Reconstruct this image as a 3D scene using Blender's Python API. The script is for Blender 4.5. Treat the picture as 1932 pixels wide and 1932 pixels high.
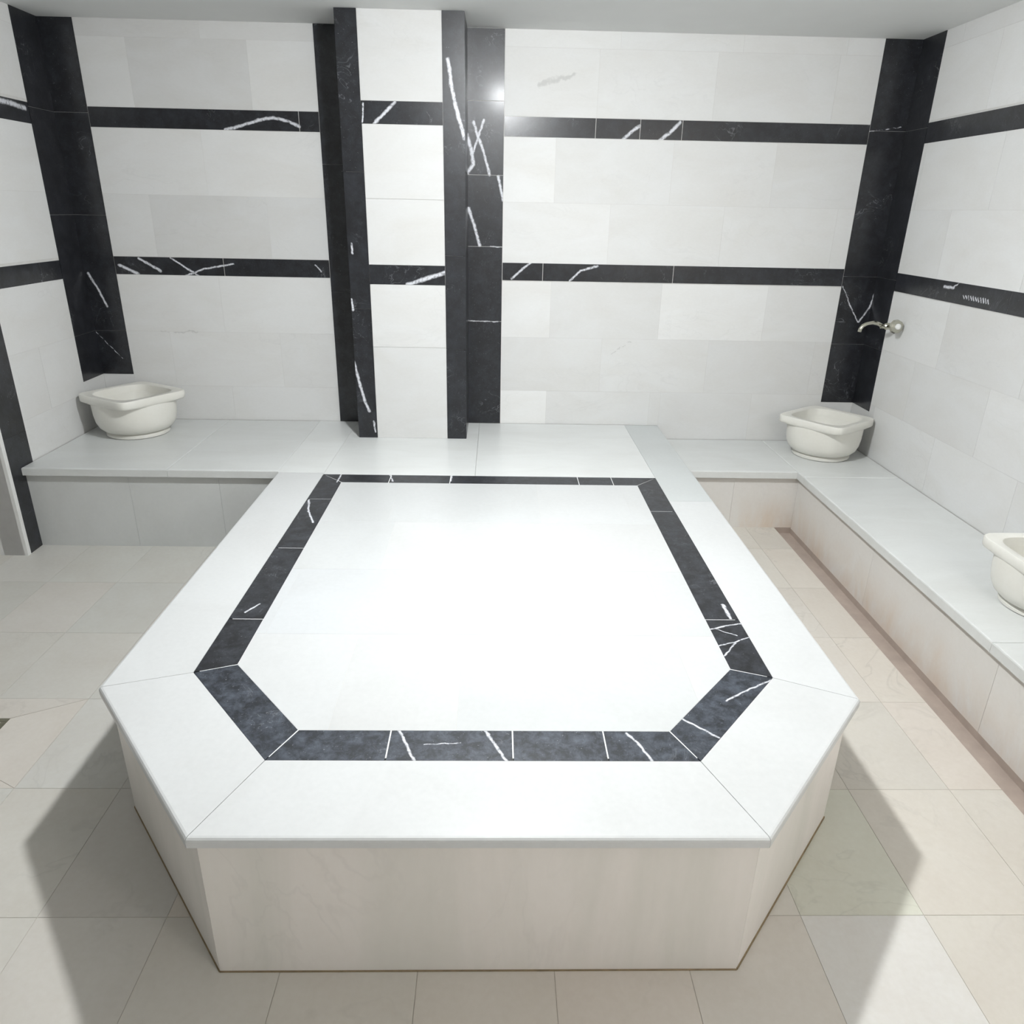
import bpy, bmesh, math, random
from mathutils import Vector, Matrix

# ------------------------------------------------------------------ camera
for o in list(bpy.data.objects):
    bpy.data.objects.remove(o, do_unlink=True)
SC = bpy.context.scene
COL = SC.collection
F_PX, PITCH, YAW, ROLL, CAM_Z = 1397.29, 0.3878, 0.0262, 0.0205, 1.7326
fw = Vector((math.sin(YAW)*math.cos(PITCH), math.cos(YAW)*math.cos(PITCH), -math.sin(PITCH)))
rt0 = Vector((math.cos(YAW), -math.sin(YAW), 0)); up0 = rt0.cross(fw)
rt = math.cos(ROLL)*rt0 + math.sin(ROLL)*up0
up = -math.sin(ROLL)*rt0 + math.cos(ROLL)*up0
CAM = Vector((0, 0, CAM_Z))
cd = bpy.data.cameras.new('camera'); cam = bpy.data.objects.new('camera', cd); COL.objects.link(cam)
cd.sensor_fit = 'HORIZONTAL'; cd.sensor_width = 36; cd.lens = F_PX/1932*36; cd.clip_start = 0.02
cam.matrix_world = Matrix(((rt.x, up.x, -fw.x, CAM.x), (rt.y, up.y, -fw.y, CAM.y), (rt.z, up.z, -fw.z, CAM.z), (0, 0, 0, 1)))
SC.camera = cam
# ------------------------------------------------------------------ world, exposure
w = bpy.data.worlds.new('world'); SC.world = w; w.use_nodes = True
w.node_tree.nodes['Background'].inputs[0].default_value = (0, 0, 0, 1)
w.node_tree.nodes['Background'].inputs[1].default_value = 0
SC.view_settings.view_transform = 'Standard'; SC.view_settings.look = 'None'
SC.view_settings.exposure = 0.0; SC.view_settings.gamma = 1.0; SC.view_settings.use_curve_mapping = False
LAMP_POS = (0.03, 2.43); LAMP_STRENGTH = 1430.0; LAMP_COLOR = (0.96, 0.985, 1.0)  # unseen ceiling lamp, assumed from the cast shadows and strip highlight
ASSUMED_SCONCE_POS = (1.75, -0.45, 1.95); ASSUMED_SCONCE_STRENGTH = 108.0; ASSUMED_SCONCE_COLOR = (1.0, 0.965, 0.92)  # unseen fill lamp, assumed from the brighter right side

# ------------------------------------------------------------------ measures (metres)
H = 0.45                       # platform and left bench height
HR = 0.36                      # right bench height
XL, XR, YB = -2.447, 2.308, 4.656
YC = 4.296                     # front of the pilaster
ZC = 2.63                      # ceiling
YRET = 3.564                   # wall return at the left
XFAR, YFR = -4.6, -0.45         # unseen far left and near walls
PXL, PXR, YPF = -1.1226, 1.0581, 1.2354
OUT = [(-0.6666, YPF), (0.6234, YPF), (PXR, 1.7447), (PXR, YB), (PXL, YB), (PXL, 1.7853)]
FR_O = [(-0.5642, 1.4855), (0.5289, 1.4855), (0.8397, 1.8495), (0.8397, 3.6271), (-0.8823, 3.6271), (-0.8823, 1.8612)]
YN, YNR, XN = 3.671, 4.016, 1.7523
XCH = 1.6765                   # gutter edge
OV = 0.024

def ray(x, y):
    return fw + rt*((x-966)/F_PX) - up*((y-966)/F_PX)
def atz(x, y, z):
    d = ray(x, y); return CAM + d*((z-CAM.z)/d.z)
def aty(x, y, Y):
    d = ray(x, y); return CAM + d*(Y/d.y)
def atx(x, y, X):
    d = ray(x, y); return CAM + d*(X/d.x)

# ------------------------------------------------------------------ materials
def mat_new(name):
    m = bpy.data.materials.new(name); m.use_nodes = True
    nt = m.node_tree
    for n in list(nt.nodes): nt.nodes.remove(n)
    out = nt.nodes.new('ShaderNodeOutputMaterial'); b = nt.nodes.new('ShaderNodeBsdfPrincipled')
    nt.links.new(b.outputs[0], out.inputs[0])
    return m, nt, b
def nd(nt, t, **kw):
    n = nt.nodes.new(t)
    for k, v in kw.items(): setattr(n, k, v)
    return n
def mth(nt, op, a, b=None, clamp=False):
    n = nd(nt, 'ShaderNodeMath', operation=op); n.use_clamp = clamp
    for i, v in enumerate((a, b)):
        if v is None: continue
        if isinstance(v, (int, float)): n.inputs[i].default_value = v
        else: nt.links.new(v, n.inputs[i])
    return n.outputs[0]
def vmth(nt, op, a, b):
    n = nd(nt, 'ShaderNodeVectorMath', operation=op)
    for i, v in enumerate((a, b)):
        if isinstance(v, (tuple, list, Vector)): n.inputs[i].default_value = v
        elif v is not None: nt.links.new(v, n.inputs[i])
    return n.outputs['Vector']
def mixc(nt, f, a, b, blend='MIX'):
    n = nd(nt, 'ShaderNodeMix', data_type='RGBA', blend_type=blend)
    for i, v in ((0, f), (6, a), (7, b)):
        if isinstance(v, (int, float)): n.inputs[i].default_value = v
        elif isinstance(v, tuple): n.inputs[i].default_value = (*v[:3], 1)
        else: nt.links.new(v, n.inputs[i])
    return n.outputs[2]
def noise(nt, vec, scale, detail=4, rough=.55, dist=0.0):
    n = nd(nt, 'ShaderNodeTexNoise'); n.inputs['Scale'].default_value = scale
    n.inputs['Detail'].default_value = detail; n.inputs['Roughness'].default_value = rough
    n.inputs['Distortion'].default_value = dist
    nt.links.new(vec, n.inputs['Vector']); return n.outputs[0]
def ramp(nt, f, stops):
    n = nd(nt, 'ShaderNodeValToRGB'); e = n.color_ramp.elements
    while len(e) < len(stops): e.new(.5)
    for k, (p, c) in zip(e, stops): k.position = p; k.color = (c, c, c, 1)
    nt.links.new(f, n.inputs[0]); return n.outputs[0]
def bump(nt, b, h, strength, dist=.002):
    n = nd(nt, 'ShaderNodeBump'); n.inputs['Strength'].default_value = strength; n.inputs['Distance'].default_value = dist
    nt.links.new(h, n.inputs['Height']); nt.links.new(n.outputs[0], b.inputs['Normal'])

def white_marble(name, col, warm, rough=.34, cloud=.5, vein=.25, stain=None, stretch=(1, 1, 1), streaks=()):
    """polished pale marble: object colour gives each piece its own tone, random shifts its pattern"""
    m, nt, b = mat_new(name)
    pos = nd(nt, 'ShaderNodeNewGeometry').outputs['Position']
    oi = nd(nt, 'ShaderNodeObjectInfo')
    sh = nd(nt, 'ShaderNodeCombineXYZ')
    nt.links.new(mth(nt, 'MULTIPLY', oi.outputs['Random'], 37.0), sh.inputs[0])
    nt.links.new(mth(nt, 'MULTIPLY', oi.outputs['Random'], 11.0), sh.inputs[2])
    p = vmth(nt, 'MULTIPLY', vmth(nt, 'ADD', pos, sh.outputs[0]), stretch)
    c = mixc(nt, mth(nt, 'MULTIPLY', ramp(nt, noise(nt, p, 2.3, 5, .6, .6), [(.38, 0), (.72, 1)]), cloud), col, warm)
    g = noise(nt, p, 3.1, 4, .5, 1.4)
    line = ramp(nt, mth(nt, 'ABSOLUTE', mth(nt, 'SUBTRACT', g, .5)), [(0, 1), (.022, 0)])
    msk = ramp(nt, noise(nt, p, 1.3, 2), [(.5, 0), (.66, 1)])
    vc = tuple(x*.72 for x in col)
    c = mixc(nt, mth(nt, 'MULTIPLY', mth(nt, 'MULTIPLY', line, msk), vein), c, vc)
    if streaks:
        wob = nd(nt, 'ShaderNodeTexNoise'); wob.inputs['Scale'].default_value = 25; wob.inputs['Detail'].default_value = 4
        nt.links.new(pos, wob.inputs['Vector'])
        pw = vmth(nt, 'ADD', pos, vmth(nt, 'MULTIPLY', vmth(nt, 'SUBTRACT', wob.outputs['Color'], (.5, .5, .5)), (.05, .05, .05)))
        tot = None
        for A, B, wd in streaks:
            n = nd(nt, 'ShaderNodeGroup'); n.node_tree = SEG; BA = B-A
            nt.links.new(pw, n.inputs['P']); n.inputs['A'].default_value = A; n.inputs['BA'].default_value = BA
            n.inputs['Inv'].default_value = 1/BA.length_squared; n.inputs['W'].default_value = wd
            tot = n.outputs[0] if tot is None else mth(nt, 'MAXIMUM', tot, n.outputs[0])
        c = mixc(nt, mth(nt, 'MULTIPLY', tot, .45), c, (.42, .42, .41))
    fine = noise(nt, p, 60, 3)
    c = mixc(nt, .07, c, fine, 'OVERLAY')
    if stain: c = stain(nt, pos, c)
    c = mixc(nt, 1.0, c, oi.outputs['Color'], 'MULTIPLY')
    nt.links.new(c, b.inputs['Base Color'])
    b.inputs['Roughness'].default_value = rough
    b.inputs['Specular IOR Level'].default_value = .36
    bump(nt, b, noise(nt, pos, 35, 3), .05)
    return m

def seg_group():
    g = bpy.data.node_groups.new('vein_segment', 'ShaderNodeTree')
    for n, t in (('P', 'NodeSocketVector'), ('A', 'NodeSocketVector'), ('BA', 'NodeSocketVector'), ('Inv', 'NodeSocketFloat'), ('W', 'NodeSocketFloat')):
        g.interface.new_socket(n, in_out='INPUT', socket_type=t)
    g.interface.new_socket('Mask', in_out='OUTPUT', socket_type='NodeSocketFloat')
    gi = g.nodes.new('NodeGroupInput'); go = g.nodes.new('NodeGroupOutput')
    pa = vmth(g, 'SUBTRACT', gi.outputs['P'], gi.outputs['A'])
    dt = nd(g, 'ShaderNodeVectorMath', operation='DOT_PRODUCT'); g.links.new(pa, dt.inputs[0]); g.links.new(gi.outputs['BA'], dt.inputs[1])
    h = mth(g, 'MULTIPLY', dt.outputs['Value'], gi.outputs['Inv'], True)
    sc = nd(g, 'ShaderNodeVectorMath', operation='SCALE'); g.links.new(gi.outputs['BA'], sc.inputs[0]); g.links.new(h, sc.inputs['Scale'])
    df = vmth(g, 'SUBTRACT', pa, sc.outputs[0])
    ln = nd(g, 'ShaderNodeVectorMath', operation='LENGTH'); g.links.new(df, ln.inputs[0])
    q = mth(g, 'DIVIDE', ln.outputs['Value'], gi.outputs['W'])
    mk = mth(g, 'SUBTRACT', 1.6, mth(g, 'MULTIPLY', q, 1.6), True)
    g.links.new(mk, go.inputs[0]); return g
SEG = seg_group()

def black_marble(name, segs=(), rough=.3, mottle=.35, speck=.5, vein=.35, dark=(.009, .0095, .012), pale=(.065, .072, .09), coat=.22, grain=14):
    m, nt, b = mat_new(name)
    pos = nd(nt, 'ShaderNodeNewGeometry').outputs['Position']
    oi = nd(nt, 'ShaderNodeObjectInfo')
    sh = nd(nt, 'ShaderNodeCombineXYZ'); nt.links.new(mth(nt, 'MULTIPLY', oi.outputs['Random'], 23.0), sh.inputs[1])
    p = vmth(nt, 'ADD', pos, sh.outputs[0])
    c = mixc(nt, mth(nt, 'MULTIPLY', ramp(nt, noise(nt, p, grain, 8, .78, .3), [(.42, 0), (.75, 1)]), mottle), dark, pale)
    g = noise(nt, p, 6.5, 4, .6, 1.2)
    line = ramp(nt, mth(nt, 'ABSOLUTE', mth(nt, 'SUBTRACT', g, .5)), [(0, 1), (.007, 0)])
    msk = ramp(nt, noise(nt, p, 4.2, 2), [(.56, 0), (.68, 1)])
    c = mixc(nt, mth(nt, 'MULTIPLY', mth(nt, 'MULTIPLY', line, msk), vein), c, (.42, .43, .46))
    sp = ramp(nt, noise(nt, p, 170, 2, .5), [(.70, 0), (.78, 1)])
    c = mixc(nt, mth(nt, 'MULTIPLY', sp, speck), c, (.3, .31, .33))
    if segs:
        wob = nd(nt, 'ShaderNodeTexNoise'); wob.inputs['Scale'].default_value = 45; wob.inputs['Detail'].default_value = 3
        nt.links.new(pos, wob.inputs['Vector'])
        pw = vmth(nt, 'ADD', pos, vmth(nt, 'MULTIPLY', vmth(nt, 'SUBTRACT', wob.outputs['Color'], (.5, .5, .5)), (.012, .012, .012)))
        tot = None
        for A, B, wd in segs:
            n = nd(nt, 'ShaderNodeGroup'); n.node_tree = SEG
            BA = B-A
            nt.links.new(pw, n.inputs['P']); n.inputs['A'].default_value = A; n.inputs['BA'].default_value = BA
            n.inputs['Inv'].default_value = 1/max(BA.length_squared, 1e-9); n.inputs['W'].default_value = wd
            tot = n.outputs[0] if tot is None else mth(nt, 'MAXIMUM', tot, n.outputs[0])
        brk = ramp(nt, noise(nt, pos, 70, 3), [(.3, .35), (.5, 1)])
        c = mixc(nt, mth(nt, 'MULTIPLY', tot, brk), c, (.66, .67, .71))
    nt.links.new(c, b.inputs['Base Color'])
    b.inputs['Roughness'].default_value = rough
    b.inputs['Specular IOR Level'].default_value = .5
    b.inputs['Coat Weight'].default_value = coat; b.inputs['Coat Roughness'].default_value = .16
    bump(nt, b, noise(nt, pos, 55, 4), .12)
    return m

def plain(name, col, rough=.6, metal=0.0, nz=.12, scale=25):
    m, nt, b = mat_new(name)
    pos = nd(nt, 'ShaderNodeNewGeometry').outputs['Position']
    n = noise(nt, pos, scale, 4)
    c = mixc(nt, n, tuple(x*(1-nz) for x in col), tuple(min(1, x*(1+nz)) for x in col))
    nt.links.new(c, b.inputs['Base Color']); b.inputs['Roughness'].default_value = rough; b.inputs['Metallic'].default_value = metal
    bump(nt, b, n, .06); return m

def poly_segs(fn, w_px, *pts, scale=300.0):
    P = [fn(*p) for p in pts]
    return [(P[i], P[i+1], w_px/2/scale) for i in range(len(P)-1)]
yb = lambda x, y: aty(x, y, YB); yc = lambda x, y: aty(x, y, YC)
pz = lambda x, y: atz(x, y, H); xr = lambda x, y: atx(x, y, XR); xl = lambda x, y: atx(x, y, XL)
V_STRIP = (poly_segs(yc, 7, (845, 112), (853, 170), (866, 225), (877, 262))
    + poly_segs(yb, 8, (881, 255), (890, 285), (893, 310), (882, 326)) + poly_segs(yb, 5, (892, 290), (905, 250), (913, 226))
    + poly_segs(yb, 6, (893, 230), (902, 258), (912, 285), (924, 330)) + poly_segs(yb, 7, (884, 393), (895, 425), (905, 463))
    + poly_segs(yb, 6, (940, 333), (949, 378)) + poly_segs(yb, 3, (880, 605), (940, 607)) + poly_segs(yb, 3, (925, 465), (946, 466)))
V_COL = (poly_segs(yc, 6, (668, 683), (678, 720), (688, 755), (697, 776)) + poly_segs(yc, 4, (705, 795), (709, 815))
    + poly_segs(yc, 6, (705, 234), (735, 203), (745, 193)) + poly_segs(yc, 8, (768, 537), (800, 527), (839, 515))
    + poly_segs(yc, 4, (663, 460), (665, 478)) + poly_segs(yc, 5, (663, 565), (666, 585)) + poly_segs(yc, 3, (621, 490), (652, 535))
    + poly_segs(yc, 3, (852, 657), (862, 678)) + poly_segs(yc, 3, (685, 195), (684, 230)))
V_BAND = (poly_segs(yb, 6, (425, 245), (460, 236), (490, 226), (515, 222), (545, 229), (565, 239))
    + poly_segs(yb, 5, (965, 526), (985, 508), (1001, 496)) + poly_segs(yb, 5, (1075, 530), (1095, 511), (1127, 502))
    + poly_segs(yb, 7, (1175, 264), (1193, 247), (1206, 238)) + poly_segs(yb, 7, (1243, 266), (1265, 250), (1283, 231)))
V_BAND_L = (poly_segs(yb, 4, (350, 521), (385, 507), (440, 498)) + poly_segs(yb, 4, (322, 487), (375, 520))
    + poly_segs(yb, 6, (262, 487), (303, 511)) + poly_segs(yb, 6, (225, 500), (262, 517)) + poly_segs(yb, 3, (595, 500), (606, 512)))
V_CORN = (poly_segs(yb, 5, (166, 515), (188, 550), (203, 578)) + poly_segs(yb, 2, (180, 625), (232, 676))
    + poly_segs(yb, 3, (1590, 540), (1603, 575), (1618, 607)) + poly_segs(yb, 4, (1655, 540), (1640, 580), (1620, 607))
    + poly_segs(yb, 2, (1640, 248), (1700, 240)))
V_SIDE = poly_segs(xl, 9, (-10, 186), (22, 195), (47, 204))
V_REFLECT_RIGHT = poly_segs(xr, 6, (1782, 541), (1800, 543)) + poly_segs(xr, 3, (1800, 541), (1810, 534))
for k in range(11):  # row of short pale dashes: a reflection in the polished band, painted into its colour
    V_REFLECT_RIGHT += poly_segs(xr, 3, (1818+k*4.6, 557+k*.85), (1819.5+k*4.6, 563+k*1.0))
V_FRAME = (poly_segs(pz, 6, (752, 1377), (782, 1436), scale=640) + poly_segs(pz, 7, (916, 1379), (957, 1438), scale=640)
    + poly_segs(pz, 6, (1181, 1383), (1203, 1402), (1233, 1438), scale=640)
    + poly_segs(pz, 5, (1370, 1322), (1410, 1302), (1455, 1284), scale=580) + poly_segs(pz, 6, (1288, 1357), (1330, 1378), (1356, 1392), scale=600)
    + poly_segs(pz, 3, (800, 1405), (870, 1402), scale=640))
V_FRAME_S = (poly_segs(pz, 5, (1341, 1187), (1398, 1176), scale=520) + poly_segs(pz, 3, (1350, 1187), (1390, 1199), scale=520)
    + poly_segs(pz, 4, (1356, 1219), (1385, 1212), (1412, 1203), scale=540) + poly_segs(pz, 4, (1366, 1237), (1388, 1214), scale=540)
    + poly_segs(pz, 8, (1364, 1141), (1378, 1167), scale=520) + poly_segs(pz, 5, (583, 943), (582, 965), (591, 986), scale=400)
    + poly_segs(pz, 5, (462, 1155), (490, 1140), scale=500) + poly_segs(pz, 4, (645, 893), (636, 910), scale=380)
    + poly_segs(pz, 4, (735, 893), (741, 908), scale=380) + poly_segs(pz, 4, (853, 897), (850, 908), scale=380))

def riser_stain(nt, pos, c):
    s = nd(nt, 'ShaderNodeSeparateXYZ'); nt.links.new(pos, s.inputs[0])
    pv = vmth(nt, 'MULTIPLY', pos, (3.4, 3.4, 1.6))
    n = ramp(nt, noise(nt, pv, 1.0, 6, .65, .5), [(.40, 0), (.74, 1)])
    zf = mth(nt, 'SUBTRACT', 1.0, mth(nt, 'MULTIPLY', s.outputs[2], 4.6), True)
    zf = mth(nt, 'ADD', mth(nt, 'MULTIPLY', zf, .8), .04)
    return mixc(nt, mth(nt, 'MULTIPLY', n, zf), c, (.60, .44, .30))

def riser_streak(nt, pos, c):
    pv = vmth(nt, 'MULTIPLY', pos, (3.2, 3.2, .45))
    n = ramp(nt, noise(nt, pv, 1.0, 5, .6, .4), [(.42, 0), (.68, 1)])
    return mixc(nt, mth(nt, 'MULTIPLY', n, .55), c, (.60, .60, .54))
V_WALL = (poly_segs(yb, 9, (1018, 160), (1050, 150), (1082, 139)) + poly_segs(yb, 4, (300, 624), (371, 627)) + poly_segs(yb, 3, (1150, 668), (1190, 645)))
M_WALL = white_marble('white_wall_marble', (.74, .742, .735), (.685, .675, .65), rough=.6, cloud=.7, vein=.15, stretch=(1, 1, 2.2), streaks=V_WALL)
M_TOP = white_marble('platform_marble', (.62, .63, .63), (.575, .58, .575), rough=.3, cloud=.7, vein=0)
M_BENCH = white_marble('bench_marble', (.70, .715, .705), (.645, .655, .64), rough=.3, cloud=.9, vein=0, stretch=(1, 2.6, 1))
M_RISER = white_marble('riser_marble', (.80, .76, .72), (.76, .715, .67), rough=.42, cloud=.6, vein=.2, stretch=(1, 1, .5), stain=riser_streak)
M_RSTAIN = white_marble('stained_riser_marble', (.71, .695, .67), (.67, .645, .61), rough=.42, cloud=.6, vein=.2, stain=riser_stain)
M_FLOOR = white_marble('floor_marble', (.615, .58, .53), (.565, .52, .465), rough=.42, cloud=.75, vein=.4)
M_BASIN = white_marble('basin_marble', (.78, .77, .72), (.72, .70, .63), rough=.4, cloud=.6, vein=0)
M_BLK = black_marble('black_marble')
M_STRIP = black_marble('black_marble_strip', V_STRIP, rough=.4, coat=.1)
M_COLB = black_marble('black_marble_pilaster', V_COL, rough=.3)
M_BAND = black_marble('black_marble_band', V_BAND)
M_BANDL = black_marble('black_marble_band_crossed', V_BAND_L)
M_CORN = black_marble('black_marble_corner', V_CORN)
M_SIDE = black_marble('black_marble_side', V_SIDE)
M_RIGHT = black_marble('black_marble_right', V_REFLECT_RIGHT)
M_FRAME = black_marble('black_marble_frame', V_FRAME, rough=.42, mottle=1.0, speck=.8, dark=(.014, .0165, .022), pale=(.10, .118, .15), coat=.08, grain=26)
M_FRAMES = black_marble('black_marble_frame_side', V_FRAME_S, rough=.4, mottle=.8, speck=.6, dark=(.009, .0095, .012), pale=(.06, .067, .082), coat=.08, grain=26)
M_GROUT = plain('pale_grout', (.62, .61, .59), .8)
M_WGROUT = plain('white_grout', (.80, .80, .79), .7, nz=.05)
M_OCHRE = plain('ochre_sealant', (.52, .42, .29), .8, nz=.4, scale=30)
M_DARKG = plain('brown_grout', (.24, .18, .105), .85, nz=.5, scale=40)
M_FGROUT = plain('floor_grout', (.52, .475, .42), .85)
M_CEIL = plain('ceiling_paint', (.74, .75, .74), .75, nz=.03, scale=6)
M_BED = plain('gutter_cement', (.40, .33, .285), .6, nz=.2, scale=14)
M_CHROME = plain('worn_chrome', (.50, .49, .42), .14, 1.0, nz=.25)
M_CAP = plain('pale_cap', (.82, .82, .80), .25, 0.0, nz=.03)
M_DRAIN = plain('drain_steel', (.30, .29, .22), .45, .8, nz=.3)
def emit(name, col, s):
    m, nt, b = mat_new(name)
    b.inputs['Base Color'].default_value = (.8, .8, .8, 1)
    b.inputs['Emission Color'].default_value = (*col, 1); b.inputs['Emission Strength'].default_value = s
    return m

# ------------------------------------------------------------------ builders
random.seed(4)
def tag(o, label=None, cat=None, group=None, kind=None):
    for k, v in (('label', label), ('category', cat), ('group', group), ('kind', kind)):
        if v: o[k] = v
    return o
def par(o, p):
    if p is None: return o
    o.parent = p; q = p; M = Matrix.Identity(4); chain = []
    while q: chain.append(q); q = q.parent
    for q in reversed(chain):
        M = M @ (q.matrix_parent_inverse if q.parent else Matrix.Identity(4)) @ Matrix.LocRotScale(q.location, q.rotation_euler, q.scale)
    o.matrix_parent_inverse = M.inverted(); return o
def obj(name, bm, m, parent=None, tone=None, smooth=False, origin=None):
    if origin is not None: bmesh.ops.translate(bm, verts=bm.verts, vec=-Vector(origin))
    bmesh.ops.recalc_face_normals(bm, faces=bm.faces)
    me = bpy.data.meshes.new(name); bm.to_mesh(me); bm.free(); me.materials.append(m)
    if smooth:
        for p in me.polygons: p.use_smooth = True
    o = bpy.data.objects.new(name, me); COL.objects.link(o)
    if origin is not None: o.location = origin
    if tone is not None: o.color = (tone if isinstance(tone, tuple) else (tone, tone, tone)) + (1,)
    return par(o, parent)
def empty(name, loc, label, cat, group=None):
    o = bpy.data.objects.new(name, None); o.location = loc; o.empty_display_size = .1; COL.objects.link(o)
    return tag(o, label, cat, group)
def abox(bm, lo, hi):
    v = [bm.verts.new((x, y, z)) for x in (lo[0], hi[0]) for y in (lo[1], hi[1]) for z in (lo[2], hi[2])]
    for f in ((0, 1, 3, 2), (4, 6, 7, 5), (0, 4, 5, 1), (2, 3, 7, 6), (0, 2, 6, 4), (1, 5, 7, 3)):
        bm.faces.new([v[i] for i in f])
CUBES = {}
def tile(name, lo, hi, m, parent, tone=1.0):
    """a thin slab; alike pieces share one unit mesh"""
    me = CUBES.get(m.name)
    if me is None:
        bm = bmesh.new(); abox(bm, (-.5,)*3, (.5,)*3)
        me = bpy.data.meshes.new(name); bmesh.ops.recalc_face_normals(bm, faces=bm.faces); bm.to_mesh(me); bm.free()
        me.materials.append(m); CUBES[m.name] = me
    o = bpy.data.objects.new(name, me); COL.objects.link(o)
    o.location = [(a+b)/2 for a, b in zip(lo, hi)]; o.scale = [max(b-a, 1e-4) for a, b in zip(lo, hi)]
    o.color = (tone if isinstance(tone, tuple) else (tone,)*3) + (1,)
    return par(o, parent)
def prism(bm, pts, z0, z1, bev=0.0, seg=2, first=False):
    lo = [bm.verts.new((x, y, z0)) for x, y in pts]; hi = [bm.verts.new((x, y, z1)) for x, y in pts]
    bm.faces.new(lo[::-1]); top = bm.faces.new(hi)
    for i in range(len(pts)):
        j = (i+1) % len(pts); bm.faces.new((lo[i], lo[j], hi[j], hi[i]))
    if bev:
        es = [e for e in top.edges if not first or (hi[0] in e.verts and hi[1] in e.verts)]
        bmesh.ops.bevel(bm, geom=es, offset=bev, segments=seg, profile=.5, affect='EDGES')
def struct(name, bm, m, label=None, cat=None, origin=None):
    o = obj(name, bm, m, origin=origin); o['kind'] = 'structure'
    if label: o['label'] = label; o['category'] = cat
    return o
G = .0007     # half joint
GREC = .001  # joints recessed behind the tile faces

ROWS = [('P', 2.547, ZC), ('A', 2.214, 2.547), ('B', 1.772, 2.111), ('C', 1.435, 1.772), ('D', 1.0, 1.332), ('E', .667, 1.0), ('F', None, .667)]
BANDS = [(2.111, 2.214), (1.332, 1.435)]
PROUD = .002
class Plane:
    """a clad wall: face lies at coordinate c along axis ax, facing sgn"""
    def __init__(s, ax, c, sgn): s.ax, s.c, s.sgn = ax, c, sgn
    def lim(s, d0, d1):
        a, b = s.c + s.sgn*d0, s.c + s.sgn*d1
        return min(a, b), max(a, b)
    def put(s, name, u0, u1, z0, z1, m, parent, tone=1.0, proud=0.0, g=G):
        a, b = s.lim(-.014, proud)
        u0, u1, z0, z1 = u0+g, u1-g, z0+g, z1-g
        if s.ax == 'y': return tile(name, (u0, a, z0), (u1, b, z1), m, parent, tone)
        return tile(name, (a, u0, z0), (b, u1, z1), m, parent, tone)
    def back(s, name, u0, u1, z0, z1, label, thick=.12):
        a, b = s.lim(-thick, -GREC); bm = bmesh.new()
        if s.ax == 'y': abox(bm, (u0, a, z0), (u1, b, z1)); org = ((u0+u1)/2, (a+b)/2, z0)
        else: abox(bm, (a, u0, z0), (b, u1, z1)); org = ((a+b)/2, (u0+u1)/2, z0)
        return struct(name, bm, M_GROUT, label, 'wall', origin=org)
    def rows(s, parent, u0, u1, joints, zb, tones={}, m=None):
        for r, z0, z1 in ROWS:
            z0 = zb if z0 is None else z0
            js = sorted(j for j in joints.get(r, []) if u0+.02 < j < u1-.02)
            ed = [u0]+js+[u1]; tl = tones.get(r, [])
            for i in range(len(ed)-1):
                t = tl[i] if i < len(tl) else random.uniform(.93, 1.0)
                s.put('marble_tile', ed[i], ed[i+1], z0, z1, m or M_WALL, parent, t)
    def band(s, parent, u0, u1, k, joints, m, dz=0.0):
        z0, z1 = BANDS[k]; ed = [u0]+sorted(joints)+[u1]
        for i in range(len(ed)-1):
            s.put('black_band_tile', ed[i], ed[i+1], z0+dz, z1+dz, m, parent, 1.0, .001, .0016)
    def strip(s, parent, u0, u1, zs, m):
        for i in range(len(zs)-1):
            s.put('black_strip_tile', u0, u1, zs[i], zs[i+1], m, parent, 1.0, PROUD, .0014 if m is M_STRIP else .0007)
def running(u0, u1, step=.667, off=0.0):
    out = {}
    for i, r in enumerate('PABCDEF'):
        a = u0 + off + (step*.5 if i % 2 else step); out[r] = []
        while a < u1: out[r].append(a); a += step
    return out

# ------------------------------------------------------------------ floor
TF = .02
fl = bmesh.new(); abox(fl, (XFAR, YFR, -.2), (XCH, YB, -.0015)); abox(fl, (XCH, YFR, -.2), (XR, YB, -.05))
floor = struct('floor', fl, M_FGROUT, 'beige marble slab floor around the raised platform', 'floor', origin=(0, 0, -.2))
def in_solid(x, y):   # covered by platform or benches
    if y > YN+.1 and x < PXL+.1: return True
    if PXL+.25 < x < PXR-.25 and y > 1.95: return True
    if y > YNR+.05: return True
    return False
ys = [1.41+.465*k for k in range(-4, 8)]
xs = [1.5-.335*k for k in range(0, 21)][::-1]
cols = [(a, b) for a, b in zip(xs[:-1], xs[1:])] + [(1.5, XCH)]
TINT = [(1, 1, 1), (1.01, 1.0, .985), (.985, .99, .98), (1.01, .99, .98), (.98, .99, .985)]
for ci, (a, b) in enumerate(cols):
    for y0, y1 in zip(ys[:-1], ys[1:]):
        cx, cy = (a+b)/2, (y0+y1)/2
        if a > -2.19 and b < -1.51 and abs(cy-2.1075) < .05: continue
        y1 = min(y1, YB-.02)
        if y1 <= y0 or in_solid(cx, y0+.05): continue
        t = random.choice(TINT); v = random.uniform(.97, 1.03)
        if cx < -.8: t = tuple(p*q for p, q in zip(t, (.945, .985, 1.01)))
        if abs(cx-.9975) < .02 and abs(cy-1.1775) < .02: t, v = (1.02, 1.06, 1.11), 1.03
        if abs(cx-.9975) < .02 and abs(cy-1.6425) < .02: t, v = (.965, 1.02, .97), 1.02
        tile('floor_slab', (a+.0007, y0+.0007, -TF), (b-.0007, y1-.0007, 0), M_FLOOR, floor, tuple(x*v for x in t))
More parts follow.
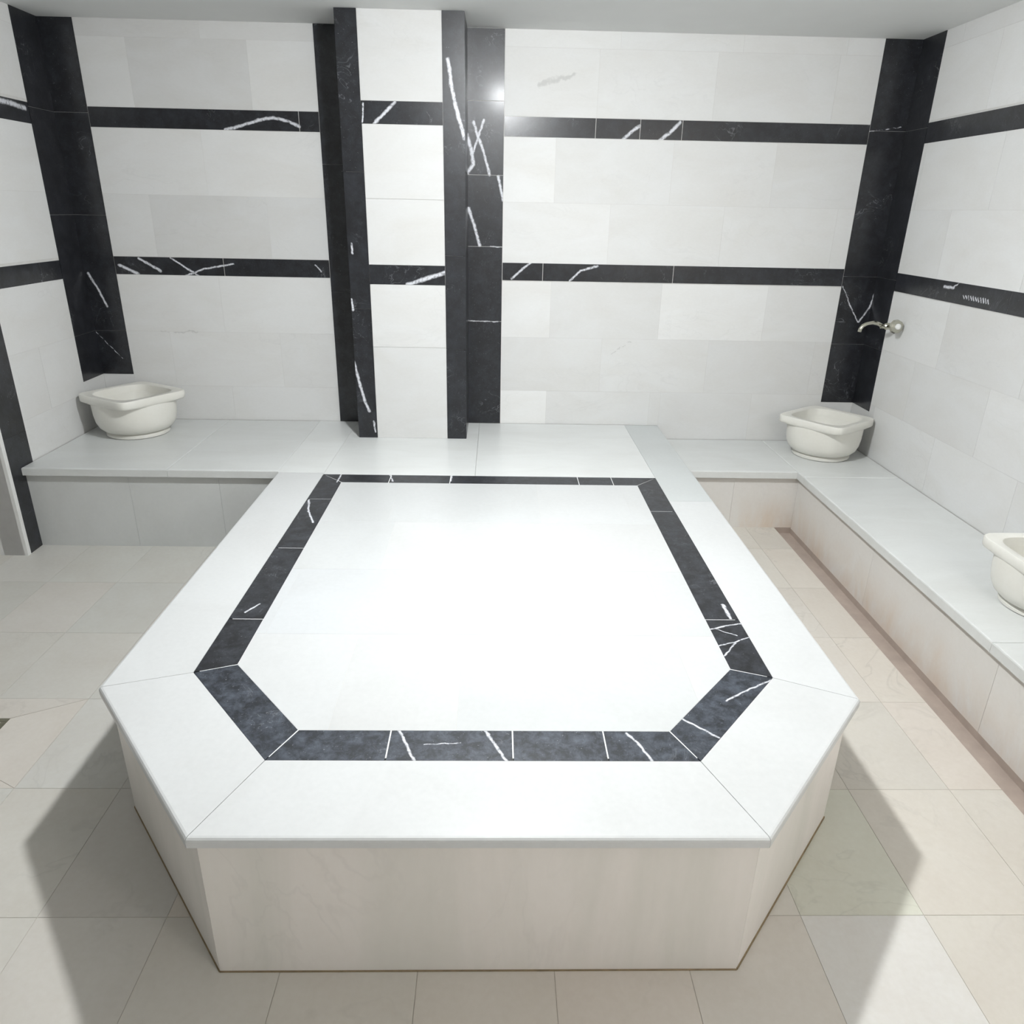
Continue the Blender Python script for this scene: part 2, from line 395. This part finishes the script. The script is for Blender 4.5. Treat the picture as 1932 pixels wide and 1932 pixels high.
# slabs cut on the diagonal around the drain
DX, DY, DH = -1.85, 2.1075, .115
q0 = [(-2.185, 1.875), (-1.515, 1.875), (-1.515, 2.34), (-2.185, 2.34)]
q1 = [(DX-DH, DY-DH), (DX+DH, DY-DH), (DX+DH, DY+DH), (DX-DH, DY+DH)]
for i in range(4):
    j = (i+1) % 4; bm = bmesh.new()
    pts = [Vector(p) for p in (q0[i], q0[j], q1[j], q1[i])]; c = sum(pts, Vector((0, 0)))/4
    pts = [p+(c-p).normalized()*.0015 for p in pts]
    prism(bm, [tuple(p) for p in pts], -TF, 0)
    obj('floor_slab', bm, M_FLOOR, floor, random.uniform(.95, 1.03), origin=(c.x, c.y, -TF))
# gutter beside the right bench
bm = bmesh.new(); abox(bm, (XCH-.004, YFR, -.055), (XN+OV+.01, YNR+OV, -.035)); obj('gutter_bed', bm, M_BED, floor)
bm = bmesh.new(); abox(bm, (XN+OV, YFR, -.05), (XN+OV+.02, YNR+OV, -.004)); obj('gutter_wall', bm, M_BED, floor)
bm = bmesh.new(); abox(bm, (XCH-.004, YNR+OV-.004, -.05), (XN+OV+.02, YNR+OV+.02, -.001)); obj('gutter_end', bm, M_BED, floor)
bm = bmesh.new(); abox(bm, (XCH-.008, YFR, -.05), (XCH-.0005, YNR+OV, -.021)); obj('gutter_side', bm, M_BED, floor)

# ------------------------------------------------------------------ ceiling and walls
bm = bmesh.new(); abox(bm, (XFAR-.12, YFR-.12, ZC), (XR+.12, YB+.12, ZC+.12))
struct('ceiling', bm, M_CEIL, 'plain off-white painted ceiling', 'ceiling', origin=(0, 0, ZC))

ZSL, ZSR = .735, .62
PB = Plane('y', YB, -1)
wb = PB.back('wall_back', XL-.12, XR+.12, 0, ZC, 'white marble back wall with two black bands')
WLB, WRB, XS1, XS2 = .1862, .2076, -.9947, .0336
uL0, uL1, uR0, uR1 = XL+WLB, XS1, XS2, XR-WRB
PB.rows(wb, uL0, uL1, dict(P=[-1.6], A=[-2.0, -1.357], B=[-1.66], C=[-2.0, -1.33], D=[-1.66], E=[-2.0, -1.33], F=[-1.66]), H,
        dict(P=[.86, .88], A=[.93, .85, .94], B=[.96, .97], C=[.92, .86, .88], D=[.97, .98], E=[.96, .97, .95], F=[.95, .96]))
JR = dict(P=[.66, 1.33, 1.9], A=[.55, 1.2, 1.87], B=[.329, 1.0, 1.59], C=[.66, 1.33, 2.0], D=[.331, 1.005, 1.655], E=[.66, 1.33, 2.0], F=[.326, PXR])
for r, z0, z1 in ROWS:
    if r == 'F': continue
    ed = [uR0]+[j for j in JR[r] if j < uR1-.02]+[uR1]
    tn = dict(P=[1, .97, .97, .98], A=[.99, .98, .95, .97], B=[1.06, .98, .98, .96], C=[1.02, .99, .99, .99], D=[1.03, .95, 1.05, .99], E=[.95, .96, .93, .95])[r]
    for i in range(len(ed)-1): PB.put('marble_tile', ed[i], ed[i+1], z0, z1, M_WALL, wb, tn[i])
for a, b, z0, t in ((uR0, .326, H, 1.08), (.326, .99, H, .95), (.99, PXR, H, .94), (PXR, 1.646, HR, .93), (1.646, uR1, HR, .96)):
    PB.put('marble_tile', a, b, z0, .667, M_WALL, wb, t)
PB.band(wb, uL0, uL1, 0, [-1.107], M_BAND); PB.band(wb, uR0, uR1, 0, [.548, .799, 1.037], M_BAND)
PB.band(wb, uL0, uL1, 1, [-1.62], M_BANDL, dz=-.001); PB.band(wb, uR0, uR1, 1, [.277, 1.064], M_BAND, dz=.004)
PB.put('marble_tile', XL, uL0, H, ZSL, M_WALL, wb, .94); PB.put('marble_tile', uR1, XR, HR, ZSR, M_WALL, wb, .95)
PB.strip(wb, XL, uL0, [ZSL, 1.0, 1.657, 2.182, ZC], M_CORN)
PB.strip(wb, uR1, XR, [ZSR, .991, 1.395, 2.182, ZC], M_CORN)
PB.strip(wb, XS1, -.78, [H, 1.25, 1.95, ZC], M_BLK)
PB.strip(wb, -.20, XS2, [H, 1.094, 1.526, 1.912, 2.286, ZC], M_STRIP)

PL = Plane('x', XL, 1)
wl = PL.back('wall_left', YRET, YB, 0, ZC, 'narrow left wall of the bathing niche in white and black marble')
PL.rows(wl, 3.78, YB-.2425, dict(B=[], C=[], E=[4.05]), H, dict(A=[.97], B=[.98], C=[.96], D=[.95], E=[.93, .95], F=[.94]))
for k in (0, 1): PL.band(wl, 3.78, YB-.2425, k, [4.208] if k else [], M_SIDE, dz=-.012)
PL.put('marble_tile', YB-.2425, YB-.002, H, ZSL, M_WALL, wl, .94)
PL.strip(wl, YB-.2425, YB, [ZSL, 1.0, 1.657, 2.182, ZC], M_CORN)
PL.strip(wl, 3.59, 3.78, [0, .62, 1.3, 1.95, ZC], M_BLK)
bm = bmesh.new(); abox(bm, (XL-.014, YRET-.001, 0), (XL+.003, 3.589, ZC)); obj('edge_slab', bm, M_WALL, wl, 1.05, origin=(XL, YRET, 0))

PRt = Plane('y', YRET, -1)
wr_ = PRt.back('wall_left_return', XFAR, XL-.016, 0, ZC, 'wall return facing the camera beside the left niche')
PRt.rows(wr_, XFAR, XL-.016, running(XFAR, XL), 0)
for k in (0, 1): PRt.band(wr_, XFAR, XL-.016, k, [-3.4], M_BLK)
PR = Plane('x', XR, -1)
wrt = PR.back('wall_right', YFR, YB, 0, ZC, 'white marble right wall with two black bands')
jr = running(YFR, YB, .667, .04); jr['E'] = [3.37-.667*k for k in range(-1, 8)]; jr['D'] = [3.84-.667*k for k in range(-1, 9)]
jr['F'] = [3.70-.667*k for k in range(-1, 8)]; jr['C'] = [4.02-.667*k for k in range(-1, 9)]; jr['B'] = [3.72-.667*k for k in range(-1, 8)]
PR.rows(wrt, YFR, YB-.2315, jr, HR)
PR.band(wrt, YFR, YB-.2315, 0, [.9, 2.2, 3.3], M_RIGHT, dz=-.008); PR.band(wrt, YFR, YB-.2315, 1, [.9, 2.2, 3.40], M_RIGHT, dz=.003)
PR.put('marble_tile', YB-.2315, YB-.002, HR, ZSR, M_WALL, wrt, .95)
PR.strip(wrt, YB-.2315, YB-.002, [ZSR, .991, 1.395, 2.182, ZC], M_CORN)
PFL = Plane('x', XFAR, 1); wf = PFL.back('wall_far_left', YFR, YRET, 0, ZC, 'white marble wall on the far left')
PFL.rows(wf, YFR, YRET, running(YFR, YRET), 0)
for k in (0, 1): PFL.band(wf, YFR, YRET, k, [1.5], M_BLK)
PFF = Plane('y', YFR, 1); wn = PFF.back('wall_front', XFAR, XR, 0, ZC, 'white marble wall behind the viewer')
PFF.rows(wn, XFAR, XR, running(XFAR, XR), 0)
for k in (0, 1): PFF.band(wn, XFAR, XR, k, [-2.5, -.8, .9], M_BLK)

# ------------------------------------------------------------------ pilaster
X1, X2, X3, X4 = -.812, -.7013, -.2842, -.1705
pil = empty('pilaster', ((X1+X4)/2, (YC+YB)/2, H), 'square white marble pilaster with black edges on the back wall', 'pilaster')
bm = bmesh.new(); abox(bm, (X1+.014, YC+.003, H), (X4-.014, YB, ZC)); obj('core', bm, M_GROUT, pil)
PP = Plane('y', YC, -1)
for z0, z1, t in ((2.232, ZC, .84), (1.772, 2.127, .90), (1.437, 1.772, .90), (.99, 1.334, .93), (H, .99, .90)):
    PP.put('marble_tile', X2, X3, z0, z1, M_WALL, pil, t)
for z0, z1 in ((2.127, 2.232), (1.334, 1.437)): PP.put('black_band_tile', X2, X3, z0, z1, M_COLB, pil, 1, .001)
for z0, z1 in ((H, 1.20), (1.20, 1.9), (1.9, ZC)): PP.put('black_strip_tile', X1, X2, z0, z1, M_COLB, pil, 1, .001)
for z0, z1 in ((H, .98), (.98, 1.49), (1.49, ZC)): PP.put('black_strip_tile', X3, X4, z0, z1, M_STRIP, pil, 1, .001)
for X, sg in ((X1, -1), (X4, 1)):
    ps = Plane('x', X, sg)
    for z0, z1 in ((H, 1.094), (1.094, 1.912), (1.912, ZC)): ps.put('black_side_tile', YC+.0145, YB-.003, z0, z1, M_BLK, pil)

# ------------------------------------------------------------------ platform
plat = empty('platform', (0, 2.6, 0), 'large raised white marble platform with cut corners and inlaid black frame', 'platform')
CAP = .026
bm = bmesh.new()
inn = [(-.64, YPF+.06), (.60, YPF+.06), (PXR-.06, 1.76), (PXR-.06, YB-.02), (PXL+.06, YB-.02), (PXL+.06, 1.80)]
prism(bm, inn, -.02, H-CAP-.001); obj('core', bm, M_GROUT, plat)
bm = bmesh.new(); prism(bm, [(x*.985, y+.01 if y < 3 else y) for x, y in FR_O], H-CAP, H-.0006); obj('grout_bed', bm, M_WGROUT, plat)
def off_poly(p, d):
    n = len(p); r = []
    for i in range(n):
        a, b, c = Vector(p[i-1]), Vector(p[i]), Vector(p[(i+1) % n])
        e1, e2 = (b-a).normalized(), (c-b).normalized(); n1, n2 = Vector((-e1.y, e1.x)), Vector((-e2.y, e2.x))
        k = (n1+n2); k = k/(k.length_squared)*2*d; r.append(tuple(b+k))
    return r
RIS = off_poly(OUT, OV)
for i in (5, 0, 1, 2, 4):     # riser panels
    a, b = Vector(RIS[i]), Vector(RIS[(i+1) % 6]); e = (b-a).normalized(); n = Vector((-e.y, e.x))
    cuts = {0: [0, 1], 1: [0, 1], 5: [0, 1], 2: [0, .34, .68, 1], 4: [0, .34, .68, 1]}[i]
    for c0, c1 in zip(cuts[:-1], cuts[1:]):
        p, q = a.lerp(b, c0)+e*.0006, a.lerp(b, c1)-e*.0006
        bm = bmesh.new(); prism(bm, [tuple(p), tuple(q), tuple(q+n*.02), tuple(p+n*.02)], 0, H-CAP)
        obj('riser_panel', bm, M_RISER, plat, random.uniform(.98, 1.02), origin=(*((p+q)/2), 0))
    bm = bmesh.new(); o2 = n*.003
    prism(bm, [tuple(a-o2), tuple(b-o2), tuple(b+n*.004), tuple(a+n*.004)], -.001, .007 if i == 1 else .003)
    obj('base_joint', bm, M_DARKG, plat)
    bm = bmesh.new(); prism(bm, [tuple(a-n*.0015), tuple(b-n*.0015), tuple(b+n*.004), tuple(a+n*.004)], H-CAP-.007, H-CAP)
    obj('cap_joint', bm, M_OCHRE, plat)
for xx, yy in ((PXL+OV/2, YN+OV), (PXR-OV/2, YNR+OV)):
    bm = bmesh.new(); abox(bm, (xx-OV/2+.0005, yy, 0), (xx+OV/2-.0005, yy+.02, H-CAP)); obj('riser_return', bm, M_RISER, plat, 1.0, origin=(xx, yy, 0))
FR_I = off_poly(FR_O, .116)
bm = bmesh.new(); prism(bm, [tuple(Vector(p)*1.0) for p in FR_I], H-.0008, H-.0005); obj('field_bed', bm, M_GROUT, plat)
def slab(name, pts, m, tone, bev=.004, z0=H-CAP, z1=H, gap=.0008):
    c = sum((Vector(p) for p in pts), Vector((0, 0)))/len(pts)
    bm = bmesh.new(); pp = [Vector(p) for p in pts]
    pp = [p+(c-p).normalized()*gap for p in pp]
    prism(bm, [tuple(p) for p in pp], z0, z1, bev, 3, name == 'border_slab')
    return obj(name, bm, m, plat, tone, origin=(c.x, c.y, z0))
O, FO, FI = OUT, FR_O, FR_I
slab('border_slab', [O[0], O[1], FO[1], FO[0]], M_TOP, 1.0, .010)
slab('border_slab', [O[1], O[2], FO[2], FO[1]], M_TOP, .99, .010)
slab('border_slab', [O[5], O[0], FO[0], FO[5]], M_TOP, .99, .010)
slab('border_slab', [O[2], (PXR, 3.30), (FO[2][0], 3.30), FO[2]], M_TOP, 1.0, .010)
slab('border_slab', [(PXR, 3.30), (PXR, YB-.003), (FO[2][0], YB-.003), (FO[2][0], 3.30)], M_TOP, (.92, .945, .94), .010)
slab('border_slab', [(PXL, YN-.02), O[5], FO[5], (FO[5][0], YN-.02)], M_TOP, .985, .010)
for a, b, t in ((PXL, FO[4][0], .95), (FO[4][0], -.10, .94), (-.10, FO[3][0], .95)):
    y0 = YN-.02 if a == PXL else FO[3][1]
    slab('rear_slab', [(a, y0), (b, y0), (b, YB-.003), (a, YB-.003)], M_BENCH, t*1.08, .001)
# black inlaid frame, mitred
def lerp(a, b, t): return (a[0]+(b[0]-a[0])*t, a[1]+(b[1]-a[1])*t)
def frame_run(i, cuts, m):
    j = (i+1) % 6
    ts = [0]+cuts+[1]
    for t0, t1 in zip(ts[:-1], ts[1:]):
        # cut square to the run: project the outer cut points on the inner edge
        oa, ob, ia, ib = Vector(FO[i]), Vector(FO[j]), Vector(FI[i]), Vector(FI[j])
        e = (ob-oa).normalized(); L = (ob-oa).length
        def inner(t):
            if t == 0: return ia
            if t == 1: return ib
            s = t*L - (ia-oa).dot(e); return ia + e*s
        slab('frame_tile', [tuple(oa.lerp(ob, t0)), tuple(oa.lerp(ob, t1)), tuple(inner(t1)), tuple(inner(t0))], m, 1, .0004, H-.02, H+.0004, .0021)
fx = lambda x: (x-FO[0][0])/(FO[1][0]-FO[0][0])
frame_run(0, [fx(-.266), fx(.055), fx(.296)], M_FRAME)
frame_run(1, [], M_FRAME); frame_run(5, [], M_FRAME)
fy = lambda y: (y-FO[2][1])/(FO[3][1]-FO[2][1])
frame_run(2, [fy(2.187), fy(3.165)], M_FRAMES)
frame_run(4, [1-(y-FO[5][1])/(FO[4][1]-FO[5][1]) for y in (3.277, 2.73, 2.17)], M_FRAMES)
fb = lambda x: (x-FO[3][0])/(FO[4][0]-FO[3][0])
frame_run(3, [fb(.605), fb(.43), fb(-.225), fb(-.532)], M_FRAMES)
# field of pale tiles inside the frame, clipped by the cut corners
def clip(poly, a, b):
    """keep the part of poly to the left of line a-b"""
    a, b = Vector(a), Vector(b); e = b-a; out = []
    for k in range(len(poly)):
        p, q = Vector(poly[k]), Vector(poly[(k+1) % len(poly)])
        dp, dq = e.x*(p.y-a.y)-e.y*(p.x-a.x), e.x*(q.y-a.y)-e.y*(q.x-a.x)
        if dp >= 0: out.append(tuple(p))
        if dp*dq < 0: out.append(tuple(p.lerp(q, dp/(dp-dq))))
    return out
fys = [FI[0][1], 2.08, 2.545, 3.01, FI[3][1]]
fxs = [[-.433, -.095, .585], [-.733, -.095, .585], [-.433, .245], [-.47, .21, .63]]
for r in range(4):
    ed = [FI[4][0]]+fxs[r]+[FI[3][0]]
    for a, b in zip(ed[:-1], ed[1:]):
        p = [(a, fys[r]), (b, fys[r]), (b, fys[r+1]), (a, fys[r+1])]
        for i in (5, 1): p = clip(p, FI[i], FI[(i+1) % 6])
        if len(p) > 2: slab('field_tile', p, M_TOP, random.choice([(.95, .95, .95), (.93, .94, .955), (.94, .935, .93), (.915, .92, .92)]), .0004, H-.02, H, .0006)

# ------------------------------------------------------------------ benches
def bench_slab(name, lo, hi, m, parent, tone, bev=.006):
    bm = bmesh.new(); prism(bm, [(lo[0], lo[1]), (hi[0], lo[1]), (hi[0], hi[1]), (lo[0], hi[1])], lo[2], hi[2], bev)
    return obj(name, bm, m, parent, tone, origin=((lo[0]+hi[0])/2, (lo[1]+hi[1])/2, lo[2]))
CB = .042
bl = empty('bench', ((XL+PXL)/2, 4.15, 0), 'left white marble bench under the basin beside the black pilaster strip', 'bench', 'marble benches')
bm = bmesh.new(); abox(bm, (XL+.002, YN+OV+.02, -.02), (PXL-.001, YB-.003, H-CB-.001)); obj('core', bm, M_GROUT, bl)
bench_slab('seat_slab', (XL+.003, YN, H-CB), (-1.70, YB-.003, H), M_BENCH, bl, .95)
bench_slab('seat_slab', (-1.699, YN, H-CB), (PXL-.001, YB-.003, H), M_BENCH, bl, .96)
for a, b in ((XL+.003, -1.92), (-1.919, -1.45), (-1.449, PXL-.001)):
    bm = bmesh.new(); abox(bm, (a, YN+OV, 0), (b, YN+OV+.02, H-CB)); obj('riser_panel', bm, M_BENCH, bl, .88, origin=((a+b)/2, YN+OV, 0))
bm = bmesh.new(); abox(bm, (XL+.003, YN+OV-.004, H-CB-.005), (PXL, YN+OV+.002, H-CB)); obj('joint_line', bm, M_DARKG, bl)
br = empty('bench', (2.03, 2.6, 0), 'right L-shaped white marble bench along the wall above the gutter', 'bench', 'marble benches')
bm = bmesh.new(); abox(bm, (XN+OV+.02, YFR+.02, -.05), (XR-.003, YB-.003, HR-CB-.001)); abox(bm, (PXR+.001, YNR+OV+.02, -.02), (XN+OV+.02, YB-.003, HR-CB-.001)); obj('core', bm, M_GROUT, br)
bench_slab('seat_slab', (PXR+.001, YNR, HR-CB), (XN, YB-.003, HR), M_BENCH, br, .98)
edy = [YB-.003, 3.93, 2.20, .85, YFR+.02]
for k, (a, b) in enumerate(zip(edy[1:], edy[:-1])): bench_slab('seat_slab', (XN+.0005 if k == 0 else XN, a+.0006, HR-CB), (XR-.003, b-.0006, HR), M_BENCH, br, (1.0, 1.0, .985, 1.0, 1.0)[k])
for a, b in ((PXR+.001, 1.40), (1.401, XN+OV)):
    bm = bmesh.new(); abox(bm, (a, YNR+OV, 0), (b, YNR+OV+.02, HR-CB)); obj('riser_panel', bm, M_RSTAIN, br, 1.0, origin=((a+b)/2, YNR+OV, 0))
edr = [YNR+OV, 3.1, 2.17, 1.25, .3, YFR+.02]
for k, (a, b) in enumerate(zip(edr[1:], edr[:-1])):
    bm = bmesh.new(); abox(bm, (XN+OV, a+.0006, -.004), (XN+OV+.02, b-.0006, HR-CB)); obj('riser_panel', bm, M_RSTAIN, br, (1.0, .99, 1.02, 1, 1, 1)[k], origin=(XN+OV, (a+b)/2, 0))
bm = bmesh.new(); abox(bm, (PXR, YNR+OV-.004, HR-CB-.004), (XN+OV, YNR+OV+.002, HR-CB)); abox(bm, (XN+OV-.004, YFR+.02, HR-CB-.004), (XN+OV+.002, YNR+OV, HR-CB)); obj('joint_line', bm, M_DARKG, br)

# ------------------------------------------------------------------ wash basins
def ring(bm, r, n, z, N=72):
    vs = []
    for k in range(N):
        t = 2*math.pi*k/N; c, s = abs(math.cos(t)), abs(math.sin(t))
        rr = r/((c**n+s**n)**(1/n)); vs.append(bm.verts.new((rr*math.cos(t), rr*math.sin(t), z)))
    return vs
def loft(bm, prof, cap0=True, cap1=True, closed=False):
    R = [ring(bm, *p) for p in prof]; N = len(R[0])
    pr = list(zip(R[:-1], R[1:])) + ([(R[-1], R[0])] if closed else [])
    for a, b in pr:
        for k in range(N): bm.faces.new((a[k], a[(k+1) % N], b[(k+1) % N], b[k]))
    if not closed:
        if cap0: bm.faces.new(R[0][::-1])
        if cap1: bm.faces.new(R[-1])
def make_basin(loc, rot, label, k=1.0, kz=1.0):
    t = empty('wash_basin', loc, label, 'basin', 'marble wash basins'); t.rotation_euler = (0, 0, rot)
    def part(name, prof, tone=1.0, **kw):
        bm = bmesh.new(); loft(bm, [(q[0]*k, q[1], q[2]*kz) for q in prof], **kw)
        bmesh.ops.recalc_face_normals(bm, faces=bm.faces)
        me = bpy.data.meshes.new(name); bm.to_mesh(me); bm.free(); me.materials.append(M_BASIN)
        for p in me.polygons: p.use_smooth = True
        try: me.set_sharp_from_angle(angle=math.radians(40))
        except Exception: pass
        o = bpy.data.objects.new(name, me); COL.objects.link(o); o.parent = t; o.color = (tone,)*3+(1,); return o
    part('foot', [(.148, 2, 0), (.155, 2, .004), (.155, 2, .015), (.148, 2, .022), (.135, 2, .030)], .93)
    part('bowl', [(.135, 2, .024), (.160, 2.05, .030), (.178, 2.15, .048), (.188, 2.25, .075), (.192, 2.35, .115), (.191, 2.5, .16), (.189, 2.7, .185),
                  (.154, 3.2, .185), (.150, 3.0, .15), (.135, 2.6, .105), (.10, 2.2, .08), (.04, 2, .072)], 1.0)
    part('rim', [(.186, 4, .176), (.192, 9, .184), (.195, 9, .189), (.195, 9, .219), (.192, 9, .224), (.164, 4.4, .224), (.159, 4.0, .220), (.154, 3.4, .186), (.154, 3.4, .176)], 1.02, closed=True)
    return t
make_basin((-2.140, 4.350, H), math.radians(45+14), 'cream marble wash basin with corner lugs on the left bench', 1.12, 1.10)
make_basin((2.022, 4.364, HR), math.radians(45-8), 'cream marble wash basin below the tap in the right corner', 1.08, 1.08)
make_basin((2.114, 2.455, HR), 0.0, 'cream marble wash basin cut off by the right picture edge')

# ------------------------------------------------------------------ tap on the right wall
def lathe(bm, prof, axis, origin, N=24):
    z = Vector(axis).normalized(); x = z.orthogonal().normalized(); y = z.cross(x); R = []
    for r, h in prof:
        R.append([bm.verts.new(Vector(origin)+z*h+(x*math.cos(2*math.pi*k/N)+y*math.sin(2*math.pi*k/N))*r) for k in range(N)])
    for a, b in zip(R[:-1], R[1:]):
        for k in range(N): bm.faces.new((a[k], a[(k+1) % N], b[(k+1) % N], b[k]))
    bm.faces.new(R[0][::-1]); bm.faces.new(R[-1])
def tube(bm, pts, rad, N=14):
    pts = [Vector(p) for p in pts]; R = []
    for i, p in enumerate(pts):
        d = (pts[min(i+1, len(pts)-1)]-pts[max(i-1, 0)]).normalized(); x = d.cross(Vector((0, 1, .01))).normalized(); y = d.cross(x)
        r = rad[i] if isinstance(rad, (list, tuple)) else rad
        R.append([bm.verts.new(p+(x*math.cos(2*math.pi*k/N)+y*math.sin(2*math.pi*k/N))*r) for k in range(N)])
    for a, b in zip(R[:-1], R[1:]):
        for k in range(N): bm.faces.new((a[k], a[(k+1) % N], b[(k+1) % N], b[k]))
    bm.faces.new(R[0][::-1]); bm.faces.new(R[-1])
ty, tz = 4.30, 1.152
tap = empty('tap', (XR, ty, tz), 'small chrome tap with round knob on the right wall above the basin', 'tap')
bm = bmesh.new(); lathe(bm, [(.032, 0), (.032, .004), (.024, .010), (.016, .013)], (-1, 0, 0), (XR-.001, ty, tz)); obj('wall_flange', bm, M_CHROME, tap, smooth=False)
bm = bmesh.new(); lathe(bm, [(.013, .008), (.013, .03), (.019, .036), (.019, .075), (.014, .082), (.012, .10)], (-1, 0, 0), (XR, ty, tz)); obj('body', bm, M_CHROME, tap)
bm = bmesh.new()
tube(bm, [(XR-.09, ty, tz), (XR-.12, ty, tz+.014), (XR-.15, ty, tz+.02), (XR-.18, ty, tz+.015), (XR-.205, ty, tz), (XR-.215, ty, tz-.018), (XR-.217, ty, tz-.034)], [.012, .012, .0115, .011, .0105, .010, .011]); obj('spout', bm, M_CHROME, tap, smooth=True)
bm = bmesh.new(); lathe(bm, [(.007, .015), (.007, .045), (.034, .05), (.040, .062), (.036, .078), (.018, .082)], (.05, -1, .12), (XR-.048, ty, tz), 10)
kn = obj('knob', bm, M_CHROME, tap)
bm = bmesh.new(); lathe(bm, [(.017, .080), (.0165, .090), (.012, .096), (.004, .098)], (.05, -1, .12), (XR-.048, ty, tz), 18)
obj('knob_cap', bm, M_CAP, kn, smooth=True)

# ------------------------------------------------------------------ floor drain
dr = empty('floor_drain', (DX, DY, -.004), 'small square metal floor drain at the left picture edge', 'drain')
bm = bmesh.new()
for a, b in (((-DH, -DH), (DH, -DH+.02)), ((-DH, DH-.02), (DH, DH)), ((-DH, -DH+.02), (-DH+.02, DH-.02)), ((DH-.02, -DH+.02), (DH, DH-.02))):
    abox(bm, (DX+a[0]+.001, DY+a[1]+.001, -.012), (DX+b[0]-.001, DY+b[1]-.001, .001))
obj('frame', bm, M_DRAIN, dr)
for k in range(6):
    bm = bmesh.new(); yy = DY-.075+k*.03; abox(bm, (DX-.094, yy-.008, -.010), (DX+.094, yy+.008, -.001)); obj('grate_bar', bm, M_DRAIN, dr)

# ------------------------------------------------------------------ assumed lamps, both out of view
DOME = .85
def lamp(x, y, strength, label, r=.07):
    t = empty('assumed_ceiling_lamp', (x, y, ZC), label, 'lamp')
    bm = bmesh.new(); lathe(bm, [(r+.02, 0), (r+.02, .018), (r+.004, .024)], (0, 0, -1), (x, y, ZC)); obj('base_ring', bm, M_CHROME, t)
    bm = bmesh.new(); prof = [(r*math.cos(a*math.pi/16), .02+r*DOME*math.sin(a*math.pi/16)) for a in range(0, 8)]+[(r*.03, .02+r*DOME)]
    lathe(bm, prof, (0, 0, -1), (x, y, ZC), 20); obj('glass_dome', bm, emit('lamp_glass', LAMP_COLOR, strength), t, smooth=True)
def assumed_sconce(x, y, z, r=.09):  # assumed lamp out of view, added to brighten the right side and front riser
    t = empty('assumed_wall_lamp', (x, y, z), 'assumed round opal wall lamp behind the viewer near the right wall, added as fill light', 'lamp')
    bm = bmesh.new(); lathe(bm, [(.06, 0), (.06, .012), (.03, .02), (.025, .05)], (0, 1, 0), (x, y, z)); obj('wall_plate', bm, M_CHROME, t)
    bm = bmesh.new(); lathe(bm, [(max(r*math.sin(a*math.pi/16), .004), .045+r-r*math.cos(a*math.pi/16)) for a in range(0, 17)], (0, 1, 0), (x, y, z), 24)
    obj('glass_globe', bm, emit('assumed_sconce_glass', ASSUMED_SCONCE_COLOR, ASSUMED_SCONCE_STRENGTH), t, smooth=True)
assumed_sconce(*ASSUMED_SCONCE_POS)
lamp(*LAMP_POS, LAMP_STRENGTH, 'assumed round opal ceiling lamp above the platform, out of view')  # lamp out of view, its form assumed
